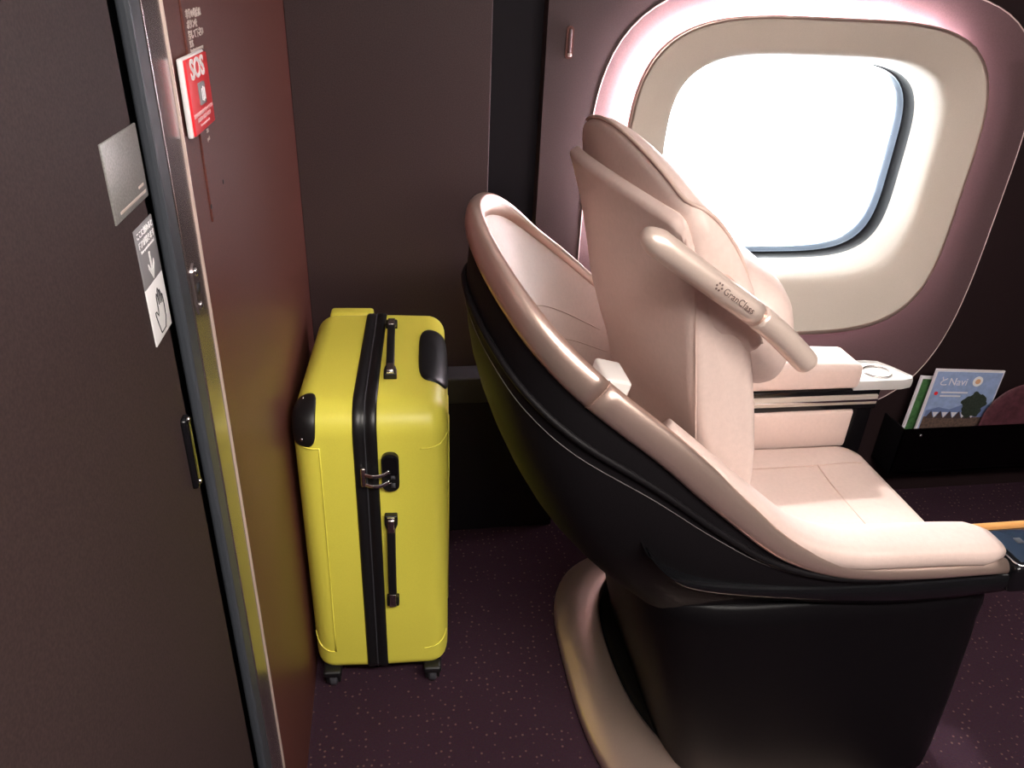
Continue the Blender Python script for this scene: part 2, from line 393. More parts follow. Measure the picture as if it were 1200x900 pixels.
rows = [[V(x, YW + 0.06, z) for x, z in outer], [V(x, YW, z) for x, z in outer], [V(x, YW, z) for x, z in S], [V(x, YW + 0.02, z) for x, z in S]]
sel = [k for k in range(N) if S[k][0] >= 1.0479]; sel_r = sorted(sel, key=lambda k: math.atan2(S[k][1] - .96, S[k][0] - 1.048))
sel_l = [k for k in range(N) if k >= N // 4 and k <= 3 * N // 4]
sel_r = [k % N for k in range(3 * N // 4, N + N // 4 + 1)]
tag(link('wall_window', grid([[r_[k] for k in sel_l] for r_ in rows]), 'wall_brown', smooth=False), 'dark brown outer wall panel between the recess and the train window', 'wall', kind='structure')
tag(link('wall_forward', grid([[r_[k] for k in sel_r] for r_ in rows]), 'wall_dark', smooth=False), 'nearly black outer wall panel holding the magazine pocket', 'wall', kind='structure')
win = tag(empty('window_1', (1.0, YW, 0.96)), 'rounded train window in a deep beige bezel with a lit maroon surround', 'window', kind='structure')
def lerp2(P, Q, t): return [(p[0] + (q[0] - p[0]) * t, p[1] + (q[1] - p[1]) * t) for p, q in zip(P, Q)]
rows = [[V(x, y, z) for x, z in lerp2(S, A, t)] for t, y in ((0.004, YW + 0.02), (0.004, YW + 0.001), (0.02, YW - 0.001), (0.5, YW - 0.001), (1.0, YW), )]
rows.append([V(x, YW, z) for x, z in lerp2(A, B, 0.30)])
link('surround', grid(rows, cv=True), 'maroon', win, auto=40)
link('seam', sweep([V(x, YW - 0.001, z) for x, z in S], 0.0016, 0.0012, up=(0, 1, 0), n=6, closed=True), 'seam_line', win)
prof = [(0.26, 1.802), (0.20, 1.770), (0.02, 1.766), (-0.02, 1.764), (-0.03, 1.758), (-0.018, 1.752), (0.0, 1.750), (0.02, 1.7505), (0.05, 1.752), (0.13, 1.756),
        (0.40, 1.764), (0.62, 1.774), (0.75, 1.782), (0.80, 1.789), (0.84, 1.800), (0.88, 1.818), (0.93, 1.841), (0.97, 1.860), (1.0, 1.875)]
bz = link('bezel', grid([[V(x, y, z) for x, z in lerp2(A, B, t)] for t, y in prof[8:]], cv=True), 'bezel', win)
link('bezel_rim', grid([[V(x, y, z) for x, z in lerp2(A, B, t)] for t, y in prof[:9]], cv=True), 'bronze', win)
link('gasket', grid([[V(x, y, z) for x, z in lerp2(A, B, t)] for t, y in ((1.0, 1.875), (1.0, 1.918), (1.02, 1.920))], cv=True), 'rubber', win)
link('inner_gasket', grid([[V(x, y, z) for x, z in lerp2(A, B, t)] for t, y in ((1.02, 1.920), (1.03, 1.928), (1.06, 1.938), (1.06, 1.97))], cv=True), 'gasket_blue', win)
Bg = lerp2(A, B, 1.0)
link('pane', prism(Bg, lambda f, p: V(p[0], 1.942 + 0.006 * f, p[1])), 'pane_glass', win, smooth=False)
# light strip tucked behind the bezel rim, along the top and both upper sides
idx = [i for i in range(N)]
def strip(lo, hi):
    pts = [lerp2(A, B, 0.06)[i % N] for i in range(lo, hi)]
    return sweep([V(x, 1.780, z) for x, z in pts], 0.004, 0.005, up=(0, 1, 0), n=8)
for lo, hi, mn in ((0.195, 0.56, 'led'), (0.165, 0.195, 'led_mid'), (0.14, 0.165, 'led_low'), (0.57, 1.14, 'led_dim')):
    link('light_strip', strip(int(N * lo), int(N * hi) + 1), mn, win)

# coat hook slot on the window wall panel
hk = tag(empty('coat_hook', (0.404, YW, 1.29)), 'slim maroon fold-out coat hook on the wall beside the window', 'hook')
link('back_plate', prism(rrect(0.0085, 0.034, 0.0084, 8), lambda f, p: V(0.404 + p[0], YW - 0.004 * f, 1.318 + p[1])), 'wall_red_gloss', hk, smooth=False)
link('hook_arm', rbox((0.4045, YW - 0.0055, 1.320), (0.007, 0.006, 0.052), 0.0025), 'maroon', hk)
link('hook_tip', cyl((0.4045, YW - 0.010, 1.2935), (0, 1, 0), 0.0045, 0.006, 16, 0.001), 'seam_line', hk)

# ------------------------------------------------------------------ suitcase (local frame: x across, y depth, z up)
sc_root = tag(empty('suitcase', (-0.055, 1.208, 0), math.radians(-2.9)), 'large bright yellow hard shell suitcase with black zip band and wheels', 'suitcase')
D, ZB, ZT = 0.487, 0.046, 0.732
HY, HZ, RC = D / 2, (ZT - ZB) / 2, 0.062
CYs, CZs = D / 2, (ZT + ZB) / 2
XF, RF = 0.105, 0.042
XO = -0.010                                             # the zip band lies a little left of the middle
def loop(x, ins, n=7):
    out = []; hx, hy = HY - ins, HZ - ins
    for sx, sy, r_, a0 in ((1, 1, RC, 0), (-1, 1, RC, 90), (-1, -1, 0.030, 180), (1, -1, 0.030, 270)):
        r_ = max(r_ - ins, 0.012)
        for k in range(n + 1):
            a = math.radians(a0 + 90.0 * k / n); out.append(V(x, CYs + sx * (hx - r_) + r_ * math.cos(a), CZs + sy * (hy - r_) + r_ * math.sin(a)))
    return out
for s in (-1, 1):
    rows = []
    x_in = XO + s * 0.020
    rows.append(loop(x_in, 0.004)); rows.append(loop(x_in + s * 0.003, 0.0))
    rows.append(loop(s * XF, 0.0015))
    for k in range(1, 9):
        th = PI / 2 * k / 8; rows.append(loop(s * (XF + RF * math.sin(th)), 0.0015 + RF * (1 - math.cos(th))))
    rows.append(loop(s * (XF + RF + 0.001), RF + 0.03)); 
    link('shell_half', grid(rows, cv=True, cap0=True, cap1=True), 'yellow', sc_root, local=True, auto=50)
    # shallow ribs pressed into the broad side
    for y in (0.13, 0.21, 0.29, 0.36):
        link('rib', sweep([V(s * (XF + RF + 0.0005), y, 0.14), V(s * (XF + RF + 0.0015), y, 0.4), V(s * (XF + RF + 0.0005), y, 0.64)], 0.012, 0.004, up=(1, 0, 0), n=10), 'yellow', sc_root, local=True)
rows = [loop(XO + dx, -o_) for dx, o_ in ((-0.0225, -0.004), (-0.0225, 0.002), (-0.019, 0.0045), (-0.008, 0.0045), (-0.006, 0.0025), (0.006, 0.0025), (0.008, 0.0045), (0.019, 0.0045), (0.0225, 0.002), (0.0225, -0.004))]
band = link('zip_band', grid(rows, cv=True), 'black_plastic', sc_root, local=True, auto=60)
link('zip_teeth', sweep([V(XO, p.y, p.z) for p in loop(0, -0.0025)], 0.0022, 0.0012, up=(1, 0, 0), n=6, closed=True), 'wheel_grey', band, local=True)
def surf(s, u, w, off=0.0):
    """point on the shell: u along the outline from the front top corner, w outwards from x = .09"""
    if u < 0: p, n_ = Vector((0, CZs + HZ - RC + u)), Vector((-1, 0))
    elif u < RC * PI / 2:
        a = u / RC; n_ = Vector((-math.cos(a), math.sin(a))); p = Vector((RC, CZs + HZ - RC)) + n_ * RC
    else: p, n_ = Vector((RC + u - RC * PI / 2, CZs + HZ)), Vector((0, 1))
    if w < XF - 0.09: x, ins, nx, ny = 0.09 + w, 0.0015, 0.0, 1.0
    else:
        th = min((w - (XF - 0.09)) / RF, PI / 2); x = XF + RF * math.sin(th); ins = 0.0015 + RF * (1 - math.cos(th)); nx, ny = math.sin(th), math.cos(th)
    q = p - n_ * ins + n_ * (ny * off)
    return V(s * (x + nx * off), q.x, q.y)
def patch(s, uc, hu, wc, hw, h, n=4.0):
    rows = []
    for r_, o_ in ((1.0, -0.004), (1.0, h * 0.4), (0.96, h * 0.85), (0.85, h), (0.6, h * 1.1), (0.3, h * 1.15), (0.01, h * 1.15)):
        rows.append([surf(s, uc + hu * r_ * a, wc + hw * r_ * b_, o_) for a, b_ in sup(0, 0, 1, 1, 1, n, 40)])
    return grid(rows, cv=True, cap1=True)
g1 = link('corner_guard', patch(-1, 0.045, 0.062, 0.037, 0.027, 0.004), 'black_plastic', sc_root, local=True)
for u in (0.0, 0.09):
    link('rivet', cyl(surf(-1, u, 0.035, 0.0045), surf(-1, u, 0.035, 1) - surf(-1, u, 0.035, 0), 0.003, 0.002, 10), 'chrome', g1, local=True)
link('edge_grip', patch(1, 0.272, 0.120, 0.036, 0.037, 0.005), 'black_plastic', sc_root, local=True)
def ridge(s, pts): return sweep(catmull([surf(s, z - (CZs + HZ - RC), w, 0.0005) for w, z in pts], 4), 0.0016, 0.0016, up=(0, 1, 0), n=6)
link('shell_crease', ridge(-1, [(0.066, 0.672), (0.045, 0.655), (0.025, 0.650), (0.006, 0.649)]), 'yellow', sc_root, local=True)
link('shell_crease', ridge(-1, [(0.006, 0.649), (0.007, 0.5), (0.009, 0.3), (0.011, 0.11)]), 'yellow', sc_root, local=True)
link('shell_crease', ridge(-1, [(0.066, 0.150), (0.050, 0.125), (0.030, 0.112), (0.011, 0.108)]), 'yellow', sc_root, local=True)
link('shell_crease', ridge(1, [(0.066, 0.665), (0.045, 0.652), (0.025, 0.647), (0.002, 0.646)]), 'yellow', sc_root, local=True)
link('shell_crease', ridge(1, [(0.066, 0.140), (0.050, 0.122), (0.030, 0.112), (0.004, 0.108)]), 'yellow', sc_root, local=True)
# carry handles: strap with chrome end caps
def handle(p0, p1, nrm, name):
    p0, p1, nrm = Vector(p0), Vector(p1), Vector(nrm)
    t = (p1 - p0).normalized(); L = (p1 - p0).length
    path = [p0 + t * (L * f) + nrm * h for f, h in ((0, 0.006), (0.1, 0.010), (0.22, 0.013), (0.5, 0.016), (0.78, 0.013), (0.9, 0.010), (1, 0.006))]
    path = catmull(path, 4)
    h_ = link(name, sweep(path, lambda f: 0.0115 if (f < 0.2 or f > 0.8) else 0.0085, 0.005, up=nrm, n=12, expo=3.5), 'black_plastic', sc_root, local=True)
    side = t.cross(nrm)
    for e, d in ((p0, 1), (p1, -1)):
        R_ = Matrix((side, t, nrm)).transposed()
        link('mount', rbox(e + t * (0.010 * d) + nrm * 0.004, (0.026, 0.026, 0.016), 0.003, rot=R_), 'black_plastic', h_, local=True)
        link('chrome_cap', rbox(e + t * (0.020 * d) + nrm * 0.0155, (0.013, 0.030, 0.0035), 0.001, rot=R_), 'steel', h_, local=True)
        link('chrome_tip', rbox(e + t * (0.003 * d) + nrm * 0.0132, (0.015, 0.008, 0.004), 0.001, rot=R_), 'chrome', h_, local=True)
handle((0.033, 0.0, 0.492), (0.030, 0.0, 0.255), (0, -1, 0), 'side_handle')
handle((0.034, 0.125, 0.732), (0.026, 0.385, 0.732), (0, 0, 1), 'top_handle')
lk = link('lock', prism(rrect(0.0165, 0.043, 0.015, 8), lambda f, p: V(0.0355 + p[0], -0.010 * f, 0.598 + p[1])), 'black_plastic', sc_root, local=True, smooth=False)
link('lock_cover', prism(rrect(0.0135, 0.024, 0.012, 8), lambda f, p: V(0.0355 + p[0], -0.010 - 0.003 * f, 0.612 + p[1])), 'black_gloss', lk, local=True, smooth=False)
for z in (0.570, 0.590):
    link('dial', cyl((0.0405, -0.0105, z), (1, 0, 0), 0.005, 0.008, 14), 'wheel_grey', lk, local=True)
for z in (0.600, 0.577):
    pth = catmull([V(-0.018, -0.010, z - 0.002), V(0.0, -0.017, z - 0.004), (0.018, -0.017, z - 0.003), V(0.036, -0.012, z + 0.004)], 4)
    zp = link('zip_puller', sweep(pth, 0.0042, 0.0018, up=(0, -1, 0), n=8), 'chrome', band, local=True)
    # slider body
link('zip_slider', rbox((-0.016, -0.010, 0.590), (0.009, 0.008, 0.042), 0.002), 'steel', band, local=True)
# trolley handle housing at the rear
link('trolley_housing', rbox((-0.070, D - 0.022, 0.7205), (0.10, 0.04, 0.024), 0.008), 'yellow', sc_root, local=True)
# wheels
fork_me = join(rbox((0, 0, 0.050), (0.040, 0.044, 0.018), 0.006), rbox((-0.013, 0.004, 0.033), (0.006, 0.030, 0.036), 0.002), rbox((0.013, 0.004, 0.033), (0.006, 0.030, 0.036), 0.002))
wheel_me = cyl((0, 0.006, 0.0235), (1, 0, 0), 0.0235, 0.018, 24, 0.004)
for p in fork_me.polygons: p.use_smooth = False
first = None
for x, y in ((-0.112, 0.008), (0.112, 0.008), (-0.112, D - 0.030), (0.112, D - 0.030)):
    f = bpy.data.objects.new('caster_fork', fork_me); col.objects.link(f); f.parent = sc_root; f.location = (x, y, 0)
    w = bpy.data.objects.new('wheel', wheel_me); col.objects.link(w); w.parent = f
fork_me.materials.append(MATS['black_plastic']); wheel_me.materials.append(MATS['wheel_grey'])
for p in wheel_me.polygons: p.use_smooth = True
wheel_me.set_sharp_from_angle(angle=math.radians(40))

# ------------------------------------------------------------------ the seat
seat = tag(empty('train_seat', (0.78, 1.19, 0)), 'cream leather train seat in a dark bucket shell with bronze rim', 'seat')
STN = [  # rim, control, bottom: from the aisle-side arm front round the back to the window-side arm front
    ((1.045, .862, .572), (1.045, .850, .56), (1.045, .875, .54)),
    ((.850, .862, .576), (.84, .850, .55), (.80, .880, .52)),
    ((.726, .863, .594), (.70, .850, .55), (.66, .885, .505)),
    ((.616, .866, .645), (.57, .850, .565), (.57, .890, .49)),
    ((.516, .876, .727), (.45, .852, .60), (.50, .900, .475)),
    ((.407, .889, .825), (.33, .862, .645), (.45, .930, .46)),
    ((.284, .912, .921), (.20, .890, .68), (.42, .985, .45)),
    ((.215, .955, .981), (.12, .950, .72), (.40, 1.05, .445)),
    ((.167, 1.02, 1.034), (.085, 1.03, .75), (.387, 1.12, .44)),
    ((.136, 1.10, 1.079), (.068, 1.13, .77), (.380, 1.19, .44)),
    ((.129, 1.17, 1.106), (.066, 1.21, .78), (.382, 1.24, .44)),
    ((.154, 1.24, 1.106), (.085, 1.29, .77), (.388, 1.29, .44)),
    ((.203, 1.33, 1.070), (.13, 1.39, .74), (.40, 1.36, .445)),
    ((.276, 1.42, 1.000), (.21, 1.48, .70), (.43, 1.42, .45)),
    ((.353, 1.48, .931), (.29, 1.525, .66), (.47, 1.46, .46)),
    ((.436, 1.51, .857), (.40, 1.54, .63), (.52, 1.48, .475)),
    ((.56, 1.52, .755), (.54, 1.545, .60), (.60, 1.49, .49)),
    ((.70, 1.525, .665), (.69, 1.545, .58), (.72, 1.49, .51)),
    ((.85, 1.525, .625), (.85, 1.545, .57), (.85, 1.49, .52)),
]
K = 6
RIM = catmull([s[0] for s in STN], K); CTL = catmull([s[1] for s in STN], K); BOT = catmull([s[2] for s in STN], K)
def bez(a, b_, c, t): return a * (1 - t) ** 2 + b_ * (2 * t * (1 - t)) + c * t * t
NV = 14
outer_s = [[bez(r_, c_, b_, k / NV) for k in range(NV + 1)] for r_, c_, b_ in zip(RIM, CTL, BOT)]
link('bucket_shell', grid(outer_s), 'dark_leather', seat)
HUB = V(0.78, 1.2, 0.74); HUB2 = V(0.62, 1.2, 0.80)
inr = []
for r_, c_, b_ in zip(RIM, CTL, BOT):
    c2 = c_.lerp(HUB2, 0.40); b2 = b_.lerp(V(0.78, 1.2, 0.46), 0.18); b2.z = 0.47
    inr.append([bez(r_, c2, b2, k / NV) for k in range(NV + 1)])
link('shell_lining', grid(inr), 'cream', seat)
# padded border of the lining, its window light painted in as paler cream, standing proud just inside the rim
def border(i0, i1, t0, t1, up):
    rows = []
    for i in range(i0, i1):
        c2 = CTL[i].lerp(HUB2, 0.40); b2 = BOT[i].lerp(V(0.78, 1.2, 0.46), 0.18); b2.z = 0.47
        row = []
        for k in range(9):
            f = k / 8; p = bez(RIM[i], c2, b2, t0 + (t1 - t0) * f)
            row.append(p + (HUB - p).normalized() * (up * math.sin(PI * f) ** 0.5))
        rows.append(row)
    return grid(rows)
link('lining_border', border(4 * K, int(10.6 * K), 0.04, 0.20, 0.008), 'cream_lit', seat)
# curved seams in the lining
for t in (0.30, 0.42):
    pts = [inr[i][0].lerp(inr[i][0], 0) for i in range(0)]
    pts = []
    for i in range(9 * K, 15 * K, 2):
        c2 = CTL[i].lerp(HUB2, 0.40); b2 = BOT[i].lerp(V(0.78, 1.2, 0.46), 0.18); b2.z = 0.47
        p = bez(RIM[i], c2, b2, t); pts.append(p + (HUB - p).normalized() * 0.001)
    link('lining_seam', sweep(pts, 0.0012, 0.0012, n=6), 'cream_tan', seat)
# bronze rim: flat oval tube
nrm_rim = [(HUB - r_) for r_ in RIM]
def rim_mesh(i0, i1, shrink=0.0):
    rows = []
    for i in range(i0, i1):
        a, b_ = RIM[max(i - 1, 0)], RIM[min(i + 1, len(RIM) - 1)]
        t = (b_ - a).normalized()
        down = (outer_s[i][2] - RIM[i]); down = (down - t * down.dot(t)).normalized()
        side = t.cross(down).normalized()
        f = i / (len(RIM) - 1.0); st_ = i / K
        hw = 0.014 + 0.012 * min(max((st_ - 1.5) / 3.0, 0), 1) - 0.014 * min(max((st_ - 10) / 3.0, 0), 1)   # half height down the shell
        th = 0.012 + 0.003 * min(max((st_ - 1.5) / 3.0, 0), 1) - 0.006 * min(max((st_ - 10) / 3.0, 0), 1)
        row = []
        for k in range(20):
            an = 2 * PI * k / 20; c_, s_ = math.cos(an), math.sin(an)
            row.append(RIM[i] + down * (hw * math.copysign(abs(c_) ** 0.85, c_)) + side * (th * math.copysign(abs(s_) ** 0.85, s_)))
        rows.append(row)
    return grid(rows, cv=True, cap0=True, cap1=True)
cut = int(6.15 * K)
link('shell_rim', rim_mesh(0, cut + 1), 'bronze', seat)
rim2 = link('shell_rim', rim_mesh(cut, len(RIM)), 'bronze', seat)
def ring_at(i, s0, s1, r_):
    a, b_ = RIM[i - 1], RIM[i + 1]
    return r_
# dark joint line between the two lengths of rim
i = cut
t = (RIM[i + 1] - RIM[i - 1]).normalized()
down = (outer_s[i][2] - RIM[i]); down = (down - t * down.dot(t)).normalized(); side = t.cross(down).normalized()
ringp = [RIM[i] + down * (0.0263 * math.copysign(abs(math.cos(a)) ** .85, math.cos(a))) + side * (0.0153 * math.copysign(abs(math.sin(a)) ** .85, math.sin(a))) for a in [2 * PI * k / 28 for k in range(28)]]
link('rim_joint', sweep(ringp, 0.0008, 0.0008, up=t, n=6, closed=True), 'seam', seat)
# small bronze cap and stud on the upper rim
def rim_frame(st_):
    i = int(st_ * K); t = (RIM[i + 1] - RIM[i - 1]).normalized()
    d = (outer_s[i][2] - RIM[i]); d = (d - t * d.dot(t)).normalized(); s = t.cross(d).normalized()
    out_ = RIM[i] - V(0.6, 1.2, 0.9); 
    if s.dot(out_) < 0: s = -s
    return RIM[i], t, d, s
# piping and stitch line under the rim on the dark leather
link('leather_piping', sweep([outer_s[i][2] + (outer_s[i][2] - HUB).normalized() * 0.003 + (outer_s[i][3] - outer_s[i][1]) * 0.12 for i in range(1 * K, 12 * K)], 0.006, 0.006, n=8), 'dark_leather', seat)
link('leather_stitch', sweep([outer_s[i][3] + (outer_s[i][3] - HUB).normalized() * 0.0012 for i in range(2 * K, 12 * K)], 0.0008, 0.0008, n=6), 'stitch', seat)
# side gusset between shell and backrest
link('side_gusset', rbox((0.322, 1.010, 0.850), (0.045, 0.075, 0.12), 0.006, rot=Matrix.Rotation(0.25, 3, 'Y')), 'cream_lit', seat)

# back: loops in X-Z swept across Y
YN, YF = 0.945, 1.425
YM, YH = (YN + YF) / 2, (YF - YN) / 2
def inset(poly, d):
    """pull a lean upright profile in by d towards its own spine"""
    if d <= 0: return list(poly)
    n = len(poly); zs = [p[1] for p in poly]; z0, z1 = min(zs), max(zs); out = []
    def span(z):
        z = min(max(z, z0 + 1e-4), z1 - 1e-4); xs = []
        for i in range(n):
            a, b_ = poly[i], poly[(i + 1) % n]
            if (a[1] - z) * (b_[1] - z) <= 0 and abs(a[1] - b_[1]) > 1e-9: xs.append(a[0] + (b_[0] - a[0]) * (z - a[1]) / (b_[1] - a[1]))
        return min(xs), max(xs)
    for x, z in poly:
        zz = min(max(z, z0 + d), z1 - d)
        x0, x1 = span(zz); h = max((x1 - x0) / 2, 1e-4); m_ = (x0 + x1) / 2
        k = max(0.25, 1 - d / h)
        out.append((m_ + (min(max(x, x0), x1) - m_) * k, z0 + (z - z0) * (1 - d / (z1 - z0)) if z > (z0 + z1) / 2 else z1 - (z1 - z) * (1 - d / (z1 - z0))))
    return out
def smooth_loop(poly, k):
    n = len(poly); out = []
    for i in range(n):
        a, b_, c, d = [Vector(poly[(i + j) % n]) for j in (-1, 0, 1, 2)]
        for q in range(k):
            t = q / k
            out.append(tuple(0.5 * ((2 * b_) + (c - a) * t + (2 * a - 5 * b_ + 4 * c - d) * t * t + (3 * b_ - a - 3 * c + d) * t ** 3)))
    return out
def across(poly, warp, y0, y1, rad, nmid=14):
    ys = []
    for k in range(7): th = PI / 2 * k / 6; ys.append((y0 + rad * (1 - math.cos(th)), rad * (1 - math.sin(th))))
    for k in range(1, nmid): ys.append((y0 + rad + (y1 - y0 - 2 * rad) * k / nmid, 0))
    for k in range(7): th = PI / 2 * k / 6; ys.append((y1 - rad * (1 - math.sin(th)), rad * (1 - math.cos(th))))
    rows = []
    for y, d in ys: rows.append([V(*warp(x, y, z)) for x, z in inset(poly, d)])
    return grid(rows, cv=True, cap0=True, cap1=True)
back_poly = smooth_loop([(.53, .48), (.505, .60), (.482, .76), (.462, .84), (.445, .91), (.428, .99), (.408, 1.07), (.385, 1.14), (.379, 1.157), (.388, 1.167), (.404, 1.160),
                         (.480, 1.06), (.522, .99), (.548, .91), (.577, .78), (.588, .66), (.592, .48)], 3)
def warp_back(x, y, z):
    q = ((y - YM) / YH); q = 1 - q * q
    rear = max(0, min(1, (0.56 - x) / 0.12))
    return (x - (0.028 * q + 0.045 * (y - YN) / (YF - YN)) * rear, y, z + 0.012 * q * max(0, min(1, (z - 1.0) / 0.15)))
link('backrest', across(back_poly, warp_back, YN, YF, 0.020), 'cream', seat)
head_poly = smooth_loop([(.45, 1.00), (.415, 1.09), (.401, 1.145), (.405, 1.168), (.425, 1.172), (.452, 1.152), (.485, 1.112), (.515, 1.06), (.537, 1.00), (.545, .975), (.535, .962), (.515, .962), (.485, .985)], 3)
def warp_head(x, y, z):
    q = ((y - YM) / YH); q = 1 - q * q
    rear = max(0, min(1, (0.56 - x) / 0.12)); hi = max(0, min(1, (z - 1.02) / 0.14))
    return (x - (0.028 * q + 0.045 * (y - YN) / (YF - YN)) * rear + 0.03 * q * (1 - rear), y, z + (0.050 * q + 0.040 * (y - YN) / (YF - YN)) * hi)
head = link('headrest', across(head_poly, warp_head, YN - 0.004, YF + 0.004, 0.022, 18), 'cream', seat)
# piping over the headrest: along its top edge, round the aisle-side end and down the front
pp = [warp_head(.407, YF - 0.02 - (YF - YN - 0.05) * k / 10, 1.173) for k in range(11)]
pp += [warp_head(x, YN + 0.010, z) for x, z in ((.428, 1.171), (.453, 1.150), (.484, 1.111), (.510, 1.059), (.534, 1.00), (.543, .975))]
link('piping', sweep(catmull(pp, 3), 0.0032, 0.0032, n=8), 'cream_tan', head)
# side seam of the backrest
sp = [warp_back(x - 0.0005, YN + 0.006, z) for x, z in ((.462, .66), (.462, .76), (.447, .86), (.432, .95), (.418, 1.03), (.405, 1.10))]
link('side_seam', sweep(catmull([(x + 0.012, y - 0.004, z) for x, y, z in sp], 4), 0.0016, 0.0016, n=6), 'cream_tan', seat)
# head pillow on the front of the back
rows = []
for k in range(13):
    ph = -PI / 2 + PI * k / 12; cc = math.cos(ph) ** 0.55 if math.cos(ph) > 1e-6 else 0.001; yy = 1.175 + 0.19 * math.copysign(abs(math.sin(ph)) ** 0.7, math.sin(ph))
    rows.append([V(0.578 + 0.068 * cc * c_, yy, 0.955 + 0.105 * cc * s_ - 0.25 * (0.075 * cc * c_)) for c_, s_ in
                 [(math.copysign(abs(math.cos(a)) ** 0.8, math.cos(a)), math.copysign(abs(math.sin(a)) ** 0.8, math.sin(a))) for a in [2 * PI * q / 28 for q in range(28)]]])
link('head_pillow', grid(rows, cv=True, cap0=True, cap1=True), 'cream', seat)

# grab handle on the aisle-side shoulder
YG = 0.903
h1 = catmull([V(.322, YG + 0.012, 1.163), V(.335, YG, 1.153), V(.37, YG - 0.002, 1.130), V(.42, YG - 0.002, 1.097), V(.496, YG, 1.047)], 6)
gh = link('grab_handle', sweep(h1, lambda f: 0.020 * min(1, (0.10 + f * 3.2) ** 0.5) * (1 - 0.10 * f), up=(0, 1, 0), n=24), 'bronze_pale', seat)
link('handle_joint', sweep([V(.493, YG, 1.049), V(.504, YG, 1.041)], 0.0145, up=(0, 1, 0), n=20), 'bronze', gh)
h2 = catmull([V(.502, YG, 1.0425), V(.53, YG, 1.022), V(.562, YG, .995), V(.590, YG, .970), V(.598, YG, .9625)], 6)
link('handle_grip', sweep(h2, lambda f: 0.0185 if f < 0.7 else 0.0185 * (1 - ((f - 0.7) / 0.3) ** 2.6 * 0.75), up=(0, 1, 0), n=24), 'bronze_pale', gh)
for f in (0.40,):
    link('handle_bracket', rbox((.44, YG + 0.024, 1.083), (.05, .03, .02), 0.006), 'bronze', gh)
ax = (V(.496, YG, 1.047) - V(.37, YG - 0.002, 1.130)).normalized(); upv = V(0, 1, 0).cross(ax).normalized()
if upv.z < 0: upv = -upv
def wrap(me, start, r_, a0):
    """lay flat lettering round the handle's skin: x along the axis, y round it"""
    for v in me.vertices:
        an = a0 + v.co.y / r_; d = V(0, -1, 0) * math.cos(an) + upv * math.sin(an)
        v.co = start + ax * v.co.x + d * (r_ + v.co.z)
    return me
c0 = V(.42, YG - 0.002, 1.097)
link('hole', wrap(cyl((0, 0, 0.0002), (0, 0, 1), 0.0042, 0.0012, 18), V(.357, YG - 0.001, 1.1385), 0.0182, -0.15), 'ink', gh, smooth=False)
link('lettering', wrap(text_mesh('GranClass', 0.0135, 1.05, 'LEFT', 0.0003), V(.4325, YG - 0.0015, 1.0888), 0.0188, 0.12), 'text_brown', gh, smooth=False)
em = []
for k in range(6):
    a = 2 * PI * k / 6
    em.append(cyl((0.0048 * math.cos(a), 0.0048 * math.sin(a), 0), (0, 0, 1), 0.0017, 0.0008, 6))
link('emblem', wrap(join(*em), V(.4245, YG - 0.0015, 1.094), 0.0190, 0.14), 'text_brown', gh, smooth=False)

# aisle-side arm pad running up inside the rim
ap = catmull([V(1.035, .892, .598), V(.93, .892, .606), (.80, .892, .611), V(.72, .894, .618), V(.64, .898, .648), V(.56, .903, .712), V(.47, .908, .79), V(.40, .918, .85)], 5)
def pad_r(f): return 0.044 * min(1, 0.72 + 6 * f) * (1 - 0.45 * max(0, f - 0.35) / 0.65)
link('arm_pad', sweep(ap, pad_r, lambda f: 0.024 * min(1, 0.6 + 8 * f) * (1 - 0.35 * max(0, f - 0.35) / 0.65), n=20, expo=3.2), 'cream', seat)
# glossy black side trim under the arm and the control unit at its front
ctop = [(.375, .662), (.42, .615), (.50, .585), (.66, .562), (.85, .552), (1.00, .552), (1.12, .556)]
cbot = [(.385, .652), (.43, .600), (.47, .572), (.57, .545), (.76, .512), (.90, .502), (1.12, .515)]
def trim_rows(top, bot, y):
    return [[V(x, y + dy, z) for x, z in [(a[0] + (b_[0] - a[0]) * f, a[1] + (b_[1] - a[1]) * f) for a, b_ in zip(top, bot)]] for f, dy in ((0, .06), (0, .012), (.08, .003), (.5, 0), (.92, .004), (1, .012), (1, .06))]
link('side_trim', grid(trim_rows(catmull([V(x, 0, z) for x, z in ctop], 4) and [(p.x, p.z) for p in catmull([V(x, 0, z) for x, z in ctop], 4)], [(p.x, p.z) for p in catmull([V(x, 0, z) for x, z in cbot], 4)], 0.853)), 'black_gloss', seat)
cu_ = link('control_unit', rbox((1.125, .905, .545), (.13, .115, .06), 0.010), 'black_gloss', seat, auto=40)
link('control_frame', sweep([V(1.125 + a, .905 + b_, .5765) for a, b_ in rrect(0.060, 0.052, 0.012, 4)], 0.003, 0.002, n=8, closed=True), 'chrome', cu_)
link('control_screen', rbox((1.125, .905, .5755), (.095, .085, .004), 0.002), 'screen_blue', cu_)
for x in (1.115, 1.145):
    for y in (0.885, 0.915): link('button', rbox((x, y, .578), (.014, .014, .003), 0.002), 'wheel_grey', cu_)
# folded wooden table on the inner side of the arm
tb = link('table_leaf', rbox((1.055, .958, .515), (.225, .014, .135), 0.004), 'wood', seat)
link('table_edge', rbox((1.160, .954, .560), (.03, .02, .03), 0.006), 'steel', tb)

